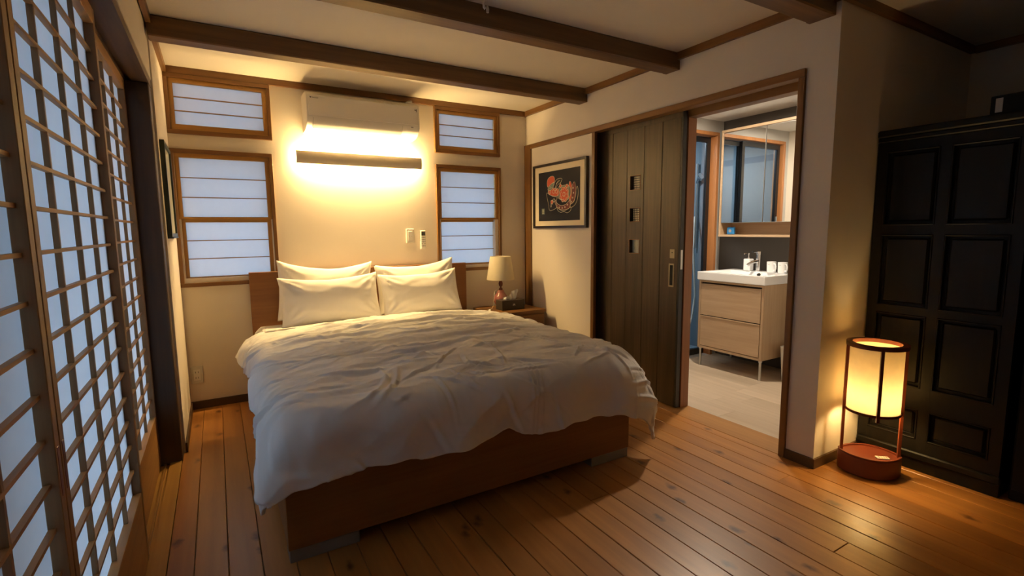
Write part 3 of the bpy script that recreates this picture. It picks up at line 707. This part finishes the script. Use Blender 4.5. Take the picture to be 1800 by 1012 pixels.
for lvl, (k_, m_) in enumerate((('belly2', 'navy'), ('tail3', 'navy'), ('breast', 'navy'), ('wing', 'navy'), ('belly', 'maroon'), ('tail2', 'maroon'), ('tail1', 'vermil'), ('body', 'pgreen'), ('neck', 'vermil'), ('head', 'pgreen'), ('comb', 'vermil'))):
    motif('motif', ART[k_], M[m_], 1+lvl*.5)
def disc(y, z, r, mat, lvl, petals=0, rr=0, par=cl, n=24):
    pts = []
    for i in range(n*2 if petals else 12):
        a = 2*PI*i/(n*2 if petals else 12); q = r*(1+rr*abs(math.sin(a*petals/2)) if petals else 1); pts.append((y+q*math.cos(a), z+q*math.sin(a)))
    obj('motif', MB().prism(pts, lambda p, q, h: (h, p, q), X0A-.0004*lvl, X0A-.0004*lvl+.0003), mat, par)
disc(3.320, 1.477, .056, M['cream'], 8, 8, .18); disc(3.320, 1.477, .051, M['vermil'], 9, 8, .20)
for q_ in range(7):
    ay_, az_ = 3.320+.033*math.cos(q_*2*PI/7), 1.477+.033*math.sin(q_*2*PI/7)
    disc(ay_, az_, .0165, M['cream'], 9.4+q_*.06, 3, .2); disc(ay_, az_, .0135, M['vermil'], 9.8+q_*.06, 3, .2)
disc(3.320, 1.477, .015, M['cream'], 12, 5, .2); disc(3.320, 1.477, .011, M['vermil'], 13, 5, .2)
for y, z in ((3.3693, 1.5478), (3.2807, 1.5409)): disc(y, z, .014, M['cream'], 9, 5, .2); disc(y, z, .010, M['vermil'], 10, 5, .2)
for y, z in ((3.2004, 1.5193), (3.1948, 1.4807), (3.2051, 1.4431), (3.222, 1.412), (3.3859, 1.3734), (3.345, 1.368), (3.3073, 1.3734), (3.2745, 1.3915)): disc(y, z, .0075, M['cream'], 9)
for y, z, r in ((3.4908, 1.4223, .016), (3.462, 1.4358, .013), (3.505, 1.392, .010), (3.5206, 1.510, .014), (3.4671, 1.5084, .015), (3.4263, 1.5056, .014)): disc(y, z, r, M['cream'], 7.5, 5, .25); disc(y, z, r*.72, M['vermil'] if r > .0131 else M['navy'], 8, 5, .25)
for a, b in (((3.45, 1.53), (3.375, 1.595)), ((3.44, 1.53), (3.395, 1.597)), ((3.435, 1.525), (3.372, 1.575))): obj('outline', MB().tube([(X0A-.003, *a), (X0A-.003, (a[0]+b[0])/2+.012, (a[1]+b[1])/2+.006), (X0A-.003, *b)], .0016, 5), M['cream'], cl)
disc(3.518, 1.552, .007, M['cream'], 10); disc(3.518, 1.552, .0035, M['black'], 11)
obj('seal_mark', B(X0A-.0006, X0A, 3.604, 3.646, 1.323, 1.373), M['pgreen'], cl); obj('seal_mark', MB().box(X0A-.0009, X0A-.0006, 3.612, 3.638, 1.330, 1.334).box(X0A-.0009, X0A-.0006, 3.612, 3.638, 1.344, 1.348).box(X0A-.0009, X0A-.0006, 3.612, 3.638, 1.358, 1.362).box(X0A-.0009, X0A-.0006, 3.623, 3.627, 1.332, 1.366), M['cream'], cl)
p2 = thing('framed_picture', 'dark green framed picture seen edge-on on the left wall by the corner post', 'picture', (XL, 3.44, 1.19))
frameX('frame', XL+.0005, XL+.022, 3.235, 3.68, 1.175, 1.685, .020, M['darkgreen'], p2)
obj('print', B(XL+.004, XL+.012, 3.254, 3.661, 1.194, 1.666), M['greenart'], p2)
obj('bottom_ledge', B(XL+.0005, XL+.026, 3.235, 3.69, 1.168, 1.1745), M['darkgreen'], p2)

# ------------------------------------------------------------------ sliding plank door
dr = thing('door_5', 'dark stained vertical plank sliding door with three small square windows', None, (2.578, 2.63, 0), kind='structure')
ys = [2.222, 2.375, 2.536, 2.699, 2.85, 3.004, 3.13]
holes = [(1.467, 1.562), (1.245, 1.337), (1.022, 1.116)]
for a, b in zip(ys[:-1], ys[1:]):
    if abs(a-2.536) < .001:
        h0, h1 = 2.568, 2.664; mb = MB()
        mb.box(2.560, 2.592, a+.001, h0, .006, 1.925).box(2.560, 2.592, h1, b-.001, .006, 1.925)
        zz = [.006]+[q for z in holes[::-1] for q in z]+[1.925]
        for i in range(0, len(zz), 2): mb.box(2.560, 2.592, h0, h1, zz[i], zz[i+1])
        obj('plank', mb, M['darkdoor'], dr)
    else: obj('plank', B(2.560, 2.592, a+.001, b-.001, .006, 1.925, c=.0025), M['darkdoor'], dr)
obj('edge_strip', B(2.559, 2.593, 2.206, 2.222, .006, 1.925, c=.001), M['dooredge'], dr)
obj('top_rail', B(2.557, 2.5595, 2.21, 2.954, 1.885, 1.925), M['darkdoor'], dr)
M['gold'] = plain('gold_lattice_paper', (.95, .88, .68), .6)
M['frost'] = plain('frosted_glass_strip', (.42, .42, .38), .25)
for k_, (za, zb) in enumerate(holes):
    w = obj('window_pane', B(2.588, 2.591, 2.569, 2.663, za, zb), M['gold'] if k_ < 2 else M['frost'], dr)
    if k_ < 2:
        mb = MB()
        for i in range(7): y = 2.572+i*.0147; mb.box(2.5865, 2.588, y-.0022, y+.0022, za, zb)
        for i in range(7): z = za+(zb-za)*i/6; mb.box(2.5863, 2.588, 2.568, 2.664, z-.0022, z+.0022)
        obj('lattice', mb, M['darkdoor'], w)
    else:
        mb = MB()
        for i in range(7): y = 2.580+i*.0135; mb.box(2.586, 2.588, y-.0015, y+.0015, za, zb)
        obj('flute', mb, M['steel'], w)
    obj('window_trim', MB().box(2.5578, 2.561, 2.565, 2.568, za-.003, zb+.003).box(2.5578, 2.561, 2.664, 2.667, za-.003, zb+.003).box(2.5578, 2.561, 2.568, 2.664, zb, zb+.003).box(2.5578, 2.561, 2.568, 2.664, za-.003, za), M['jamb'], w)
lp = obj('lock_plate', B(2.5575, 2.560, 2.249, 2.288, 1.000, 1.059, c=.001), M['brass'], dr); obj('keyhole', MB().tube([(2.5578, 2.268, 1.037), (2.5568, 2.268, 1.037)], .004, 10), M['black'], lp)
hp = obj('pull_handle', MB().box(2.5565, 2.560, 2.249, 2.257, .812, .965).box(2.5565, 2.560, 2.284, 2.292, .812, .965).box(2.5565, 2.560, 2.257, 2.284, .812, .822).box(2.5565, 2.560, 2.257, 2.284, .955, .965), M['brass'], dr)
obj('recess', B(2.5585, 2.5595, 2.257, 2.284, .822, .955), M['black'], hp)
obj('latch_plate', B(2.567, 2.585, 2.2045, 2.206, .93, 1.055), M['steel'], dr)
obj('hanger', B(2.563, 2.588, 2.212, 2.25, 1.925, 1.945), M['black'], dr)

# ------------------------------------------------------------------ dark cabinet
cb = thing('cabinet', 'tall black-brown panelled cabinet behind the paper floor lamp', 'cabinet', (3.14, .97, 0))
CX = 2.889
obj('carcass', MB().box(CX+.022, 3.42, .70, 1.262, .09, 1.60, c=.002), M['cab'], cb)
obj('plinth', MB().box(CX-.004, 3.42, .695, 1.262, 0, .06, c=.002).box(CX-.016, CX+.02, .69, 1.262, .06, .095, c=.006), M['cab'], cb)
obj('cornice', MB().box(CX-.012, 3.43, .685, 1.262, 1.605, 1.628, c=.004).box(CX-.022, 3.44, .675, 1.262, 1.628, 1.662, c=.006), M['cab'], cb)
rows = [(1.20, 1.56), (.80, 1.155), (.41, .765), (.155, .305)]; cols = [(1.009, 1.222), (.742, .967)]
yst = [.700, .742, .967, 1.009, 1.222, 1.262]
mb = MB()
for a, b in ((.700, .742), (.967, 1.009), (1.222, 1.262)): mb.box(CX, CX+.022, a, b, .095, 1.604)
zr = [.095, .155, .305, .41, .765, .80, 1.155, 1.20, 1.56, 1.604]
for i in range(0, 10, 2):
    for a, b in ((.742, .967), (1.009, 1.222)): mb.box(CX+.0003, CX+.022, a, b, zr[i], zr[i+1])
obj('face_frame', mb, M['cab'], cb)
for z0_, z1_ in rows:
    for y0_, y1_ in cols:
        pn = obj('panel', MB().box(CX+.009, CX+.021, y0_+.018, y1_-.018, z0_+.018, z1_-.018, c=.008), M['cab'], cb)
        g = .007
        obj('moulding', MB().box(CX-.004, CX+.016, y0_, y0_+g, z0_, z1_, c=.002).box(CX-.004, CX+.016, y1_-g, y1_, z0_, z1_, c=.002).box(CX-.004, CX+.016, y0_, y1_, z0_, z0_+g, c=.002).box(CX-.004, CX+.016, y0_, y1_, z1_-g, z1_, c=.002), M['cab'], pn)
tag(obj('wardrobe', MB().box(CX+.03, 3.9, .05, .672, 0, 1.9, c=.004).box(CX+.02, CX+.03, .36, .665, .05, 1.86, c=.003).box(CX+.02, CX+.03, .06, .355, .05, 1.86, c=.003), M['black']), 'plain black wardrobe at the right edge beyond the panelled cabinet', 'wardrobe')  # only darkness here; a black panel is added to stand for it
bx = thing('box', 'black box with a pale patch on top of the panelled cabinet', 'box', (3.05, .75, 1.662))
obj('shell', B(2.90, 3.25, .69, .855, 1.6625, 1.742, c=.003), M['black'], bx)
obj('pale_patch', B(2.8985, 2.90, .815, .838, 1.672, 1.73), M['bathwall'], bx)

# ------------------------------------------------------------------ floor lamp
lc = Vector((2.68, 1.115, 0)); la = math.atan2(-.21, .14)
def lrot(x, y): return (lc.x+x*math.cos(la)-y*math.sin(la), lc.y+x*math.sin(la)+y*math.cos(la))
fp = thing('floor_lamp', 'lit floor lamp with paper cylinder shade on a red lacquered oval base', 'lamp', (lc.x, lc.y, 0))
def lens(a, b, n=20):
    pts = []
    for k in range(n+1):
        t = k/n*2-1; pts.append((a*t, b*(1-t*t*.93)**.8))
    for k in range(n+1):
        t = 1-k/n*2; pts.append((a*t, -b*(1-t*t*.93)**.8))
    return pts
obj('base', MB().prism(lens(.128, .102), lambda p, q, h: (*lrot(p, q), h), .004, .094), M['red'], fp, bevel=.003, smooth=True)
rim = MB(); pl_ = lens(.128, .102); pi_ = lens(.117, .090); nn = len(pl_)
for h, pp in ((.094, pl_), (.101, pl_), (.101, pi_), (.094, pi_)):
    rim.v += [(*lrot(p, q), h) for p, q in pp]
for r in range(4):
    for k_ in range(nn): rim.f.append((r*nn+k_, r*nn+(k_+1) % nn, ((r+1) % 4)*nn+(k_+1) % nn, ((r+1) % 4)*nn+k_))
obj('base_rim', rim, M['red'], fp)
def post(x, y, z0_, z1_, name, w=.009):
    q = [lrot(x+sx*w*.7, y+sy*w) for sx, sy in ((-1, -1), (1, -1), (1, 1), (-1, 1))]
    m_ = MB(); m_.v = [(*p, z0_) for p in q]+[(*p, z1_) for p in q]
    m_.f = [(3, 2, 1, 0), (4, 5, 6, 7), (0, 1, 5, 4), (1, 2, 6, 5), (2, 3, 7, 6), (3, 0, 4, 7)]
    obj(name, m_, M['redframe'] if name != 'post' else M['red2'], fp)
M['red2'] = plain('red_brown_lacquer', (.20, .045, .018), .35)
post(-.116, 0, .094, .645, 'post'); post(.116, 0, .094, .645, 'post')
post(0, -.1175, .290, .645, 'rib'); post(0, .1175, .290, .645, 'rib')
def ring(r0, r1, z0_, z1_, mat, name):
    obj(name, MB().lathe([(r0, z0_), (r1, z0_), (r1, z1_), (r0, z1_), (r0, z0_)], lc.x, lc.y, 48, cap0=False, cap1=False), mat, fp, smooth=True)
ring(.098, .124, .628, .646, M['redframe'], 'top_ring'); ring(.106, .113, .308, .320, M['redframe'], 'bottom_ring')
obj('shade', MB().lathe([(.1085, .312), (.1085, .632)], lc.x, lc.y, 64, cap0=False, cap1=False), M['lamppaper'], fp, smooth='all')
sk = obj('socket', MB().lathe([(.012, .315), (.018, .318), (.018, .345), (.012, .352)], lc.x, lc.y, 16), M['offwhite'], fp, smooth=True)
obj('socket_arm', MB().tube([(*lrot(-.107, 0), .318), (*lrot(.107, 0), .318)], .004, 8), M['redframe'], fp)
obj('bulb', MB().lathe([(.012, .352), (.02, .360), (.030, .385), (.030, .400), (.022, .417), (.008, .425)], lc.x, lc.y, 16), M['bulb'], fp, smooth='all')
M['bulb'].node_tree.nodes['Emission'].inputs[1].default_value = FLOOR_LAMP_W/(4*PI*.028**2*PI)*PI
rl = Matrix.Rotation(la+.25, 3, 'Z'); rcx, rcy = lrot(.045, -.045)
sr = thing('lamp_remote', 'small white flat remote lying on the red base of the floor lamp', 'remote control', (rcx, rcy, .0942))
def rbox(name, x0, x1, y0, y1, z0_, z1_, mat, par, c=0):
    m_ = B(x0, x1, y0, y1, z0_, z1_, c=c); m_.v = [tuple(rl @ Vector((v[0], v[1], 0))+Vector((rcx, rcy, v[2]))) for v in m_.v]; return obj(name, m_, mat, par)
rbox('body', -.027, .027, -.014, .014, .0945, .101, M['white'], sr, c=.0015)
for i in range(4):
    for j in range(2): rbox('button', -.019+i*.011, -.012+i*.011, -.008+j*.009, -.003+j*.009, .101, .1016, M['lgrey'] if (i, j) != (3, 1) else M['vermil'], sr)

# ------------------------------------------------------------------ washroom
BX, BY = 4.05, 3.03
struct('wall_washroom', B(BX, BX+.1, 1.385, 4.25, -.12, 2.15), M['accent'])
struct('wall_washroom_far', wall_cells('y', (BY, BY+.10), 2.672, BX, -.12, 2.15, [(2.76, 3.955, .0, 2.035)]), M['bathwall'], origin=(3.3, BY, 0))
struct('trim_14', MB().box(2.735, 3.985, BY-.010, BY+.10, 2.016, 2.046, c=.002).box(3.952, 3.985, BY-.012, BY+.10, 0, 2.016, c=.002).box(2.735, 2.768, BY-.012, BY+.10, 0, 2.016, c=.002), M['orangewood'])
gd = thing('door_6', 'black framed glass shower partition beside the washstand', None, (3.36, BY+.06, 0), kind='structure')
def gl(x0, x1, y, st, sl):
    obj('frame', MB().box(x0, x1, y, y+.03, 1.965, 2.008).box(x0, x1, y, y+.03, .004, .06).box(x0, x0+st, y, y+.03, .06, 1.965).box(x1-st, x1, y, y+.03, .06, 1.965), M['blackframe'], gd)
    obj('glass_pane', B(x0+st, x1-st, y+.012, y+.016, .06, 1.965), M['glass'], gd)
gl(2.775, 3.38, BY+.025, .04, 0); gl(3.34, 3.950, BY+.058, .045, 0)
obj('handle', B(2.80, 2.812, BY+.005, BY+.02, .9, 1.3), M['steel'], gd)
struct('wall_shower', MB().box(2.672, 4.05, 4.15, 4.25, -.12, 2.15).box(2.672, 2.70, BY+.1, 4.15, -.12, 2.15).box(4.02, BX, BY+.1, 4.15, -.12, 2.15).box(2.70, 4.02, BY+.1, 4.15, -.02, .03), M['shower'], origin=(3.3, 3.8, 0))
sh = thing('shower_hose', 'white shower hose hanging beyond the dark glass frame', 'shower hose', (3.96, 3.25, .27))
obj('hose', MB().tube([(3.985, 3.27, 1.30), (3.955, 3.25, 1.18), (3.925, 3.225, 1.05), (3.915, 3.22, .981), (3.942, 3.22, .76), (3.962, 3.22, .54), (3.93, 3.22, .33), (3.90, 3.22, .27)], .009, 8), M['offwhite'], sh, smooth=True)
obj('shower_head', MB().tube([(4.0, 3.27, 1.62), (3.985, 3.24, 1.66), (3.97, 3.20, 1.68)], [.012, .014, .032], 12), M['chrome'], sh, smooth=True)
obj('slide_bar', MB().tube([(4.0, 3.27, 1.0), (4.0, 3.27, 1.8)], .009, 10), M['steel'], sh, smooth=True)

vn = thing('washstand', 'pale oak washstand with two drawers, white basin top and slim metal legs', 'washstand', (3.8, 2.56, 0))
obj('body', MB().box(3.572, 4.045, 2.262, 2.282, .160, .75, c=.001).box(3.572, 4.045, 2.838, 2.858, .160, .75, c=.001).box(3.572, 4.045, 2.282, 2.838, .160, .180).box(3.60, 4.045, 2.282, 2.838, .70, .75).box(4.03, 4.045, 2.282, 2.838, .18, .70).box(3.572, 3.60, 2.282, 2.838, .735, .75), M['vanityZ'], vn)
for z0_, z1_ in ((.185, .437), (.453, .712)):
    d_ = obj('drawer', B(3.570, 3.590, 2.286, 2.834, z0_, z1_, c=.001), M['vanity'], vn)
    obj('grip_edge', B(3.566, 3.585, 2.287, 2.833, z1_, z1_+.008, c=.001), M['vanity'], d_)
obj('rail', B(3.592, 3.605, 2.282, 2.838, .44, .452), M['sub'], vn); obj('rail', B(3.592, 3.605, 2.282, 2.838, .722, .735), M['sub'], vn)
for x in (3.592, 4.02):
    for y in (2.28, 2.84): obj('leg', MB().tube([(x, y, 0), (x, y, .004), (x, y, .004), (x, y, .145), (x, y, .145), (x, y, .160)], [.013, .013, .0095, .0095, .014, .014], 14), M['steel'], vn, smooth=True)
mb = MB(); x0_, x1_, y0_, y1_ = 3.555, 4.048, 2.250, 2.870; zt, zb_ = .822, .752
ix0, ix1, iy0, iy1 = 3.59, 3.925, 2.30, 2.82; jx0, jx1, jy0, jy1 = 3.62, 3.895, 2.36, 2.76; zd = .765
def ringv(a, b, c, d, z): return [(a, c, z), (b, c, z), (b, d, z), (a, d, z)]
mb.v = ringv(x0_, x1_, y0_, y1_, zb_)+ringv(x0_, x1_, y0_, y1_, zt)+ringv(ix0, ix1, iy0, iy1, zt)+ringv(jx0, jx1, jy0, jy1, zd)
for r in range(3):
    for k_ in range(4): mb.f.append((r*4+k_, r*4+(k_+1) % 4, (r+1)*4+(k_+1) % 4, (r+1)*4+k_))
mb.f.append((12, 13, 14, 15)); mb.f.append((3, 2, 1, 0))
bs = obj('basin', mb, M['ceramic'], vn, bevel=.006)
obj('overflow', MB().tube([(3.912, 2.53, .800), (3.898, 2.53, .796)], .013, 14), M['black'], bs); obj('drain', MB().lathe([(.022, .765), (.022, .768), (.016, .7685)], 3.77, 2.56, 16), M['chrome'], bs)
fc = thing('faucet', 'chrome lever basin faucet behind the white soap dispenser', 'faucet', (3.965, 2.575, .822))
obj('column', MB().lathe([(.026, .8225), (.026, .828), (.021, .832), (.021, .965), (.0235, .968), (.0235, .988), (.020, .991)], 3.965, 2.575, 24), M['chrome'], fc, smooth=True)
obj('spout', MB().tube([(3.955, 2.575, .912), (3.90, 2.590, .900), (3.862, 2.600, .882), (3.850, 2.604, .872)], [.014, .013, .013, .0125], 14), M['chrome'], fc, smooth=True)
obj('lever', MB().box(3.885, 3.975, 2.570, 2.582, .984, .992, c=.002).tube([(3.887, 2.576, .988), (3.876, 2.577, .990)], .007, 8), M['chrome'], fc)
sd = thing('soap_dispenser', 'square white soap dispenser with chrome pump on the basin', 'soap dispenser', (3.945, 2.655, .822))
obj('bottle', B(3.915, 3.977, 2.625, 2.687, .8225, .926, c=.006), M['ceramic'], sd, bevel=.002)
obj('pump', MB().lathe([(.014, .926), (.014, .936), (.006, .938), (.006, .962), (.009, .965), (.009, .974)], 3.946, 2.656, 16).tube([(3.946, 2.656, .970), (3.905, 2.666, .972), (3.900, 2.667, .966)], .0045, 8), M['chrome'], sd, smooth=True)
def mug(x, y, label, hx):
    t = thing('mug', label, 'mug', (x, y, .822), 'white mugs on the basin')
    obj('cup', MB().lathe([(.030, .8225), (.034, .825), (.0365, .912), (.034, .912), (.031, .83), (.0, .83)], x, y, 32, cap1=False), M['ceramic'], t, smooth=True)
    a = hx; obj('handle', MB().tube([(x+math.cos(a)*r_, y+math.sin(a)*r_, z) for r_, z in ((.033, .895), (.055, .897), (.066, .880), (.066, .858), (.055, .842), (.032, .842))], .0055, 8), M['ceramic'], t, smooth=True)
    b_ = PI+.35
    obj('print_mark', MB().box(x-.0372, x-.0362, y-.006, y+.010, .888, .8905), M['lgrey'], t)
mug(3.93, 2.437, 'white mug beside the faucet on the washstand', -2.1)
mug(3.93, 2.343, 'white mug at the right end of the washstand, next to the door frame', -2.1)
mc = thing('mirror_cabinet', 'pale wood mirror cabinet with two mirrored doors above the washstand', 'mirror cabinet', (3.96, 2.50, 1.114))
obj('carcass', MB().box(3.872, 4.048, 2.092, 2.110, 1.132, 2.012, c=.001).box(3.872, 4.048, 2.896, 2.914, 1.132, 2.012, c=.001).box(3.870, 4.048, 2.092, 2.914, 2.012, 2.034, c=.001).box(3.868, 4.048, 2.092, 2.914, 1.114, 1.132, c=.001).box(3.895, 4.048, 2.110, 2.896, 1.236, 1.252).box(4.03, 4.048, 2.110, 2.896, 1.132, 2.012), M['vanity'], mc)
for y0_, y1_, in ((2.502, 2.892), (2.112, 2.498)):
    d_ = obj('mirror_door', B(3.874, 3.892, y0_, y1_, 1.234, 2.008, c=.001), M['steel'], mc)
    obj('mirror_glass', B(3.8725, 3.874, y0_+.003, y1_-.003, 1.238, 2.005), M['mirror'], d_)
bl = thing('soap_packet', 'small blue packet standing on the shelf under the mirror', 'packet', (3.93, 2.83, 1.132))
obj('body', B(3.905, 3.935, 2.785, 2.855, 1.1325, 1.198, c=.006), M['blue'], bl, bevel=.002); obj('round_print', MB().tube([(3.905, 2.82, 1.165), (3.9042, 2.82, 1.165)], .014, 16), M['lgrey'], bl)
wb = thing('waste_bin', 'slim white waste bin on the washroom floor at the door frame', 'bin', (3.82, 2.10, 0))
def rrect(cx, cy, hx, hy, r=.02, n=4):
    p = []
    for sx, sy, a0_ in ((1, 1, 0), (-1, 1, PI/2), (-1, -1, PI), (1, -1, 1.5*PI)):
        for k_ in range(n+1): a = a0_+PI/2*k_/n; p.append((cx+sx*(hx-r)+r*math.cos(a), cy+sy*(hy-r)+r*math.sin(a)))
    return p
m_ = MB(); pb, pt, pi2 = rrect(3.82, 2.115, .08, .085), rrect(3.82, 2.115, .092, .10), rrect(3.82, 2.115, .087, .095); nn = len(pb)
m_.v = [(*p, 0.0) for p in pb]+[(*p, .27) for p in pt]+[(*p, .27) for p in pi2]+[(*p, .02) for p in pb]
for r in range(3):
    for k_ in range(nn): m_.f.append((r*nn+k_, r*nn+(k_+1) % nn, (r+1)*nn+(k_+1) % nn, (r+1)*nn+k_))
m_.f.append(tuple(range(nn))[::-1]); m_.f.append(tuple(range(3*nn, 4*nn)))
obj('body', m_, M['white'], wb, smooth=True)
to = thing('toilet', 'white toilet mostly hidden behind the door frame', 'toilet', (3.65, 1.83, 0))
obj('bowl', MB().lathe([(.11, 0), (.11, .05), (.10, .20), (.14, .30), (.175, .38), (.18, .40)], 3.52, 1.80, 32, sx=1.25), M['ceramic'], to, smooth='all')
obj('seat_lid', MB().lathe([(.185, .402), (.190, .41), (.188, .43), (.15, .445), (.0, .450)], 3.52, 1.80, 32, sx=1.25, cap1=False), M['ceramic'], to, smooth='all')
obj('tank', B(3.74, 4.045, 1.62, 1.98, .0, .78, c=.02), M['ceramic'], to, bevel=.01)
# washroom ceiling lights
for i, (x, y, lb) in enumerate(((3.30, 2.45, 'round recessed washroom ceiling light in front of the mirror'), (3.35, 3.62, 'round recessed ceiling light in the shower'))):
    dl = thing('downlight', lb, 'ceiling light', (x, y, 2.135), 'recessed washroom lights')
    obj('trim_ring', MB().lathe([(.05, 2.1495), (.062, 2.1495), (.060, 2.143), (.05, 2.145), (.05, 2.1495)], x, y, 32, cap0=False, cap1=False), M['white'], dl, smooth=True)
    m2 = emit('downlight_lens', (1.0, .84, .64) if i == 0 else (.75, .88, 1.0), (BATH_W if i == 0 else BATH_W*.75)/(PI*.048**2)/PI*1.0)
    obj('lens', MB().lathe([(.048, 2.1465), (.048, 2.149)], x, y, 32), m2, dl)
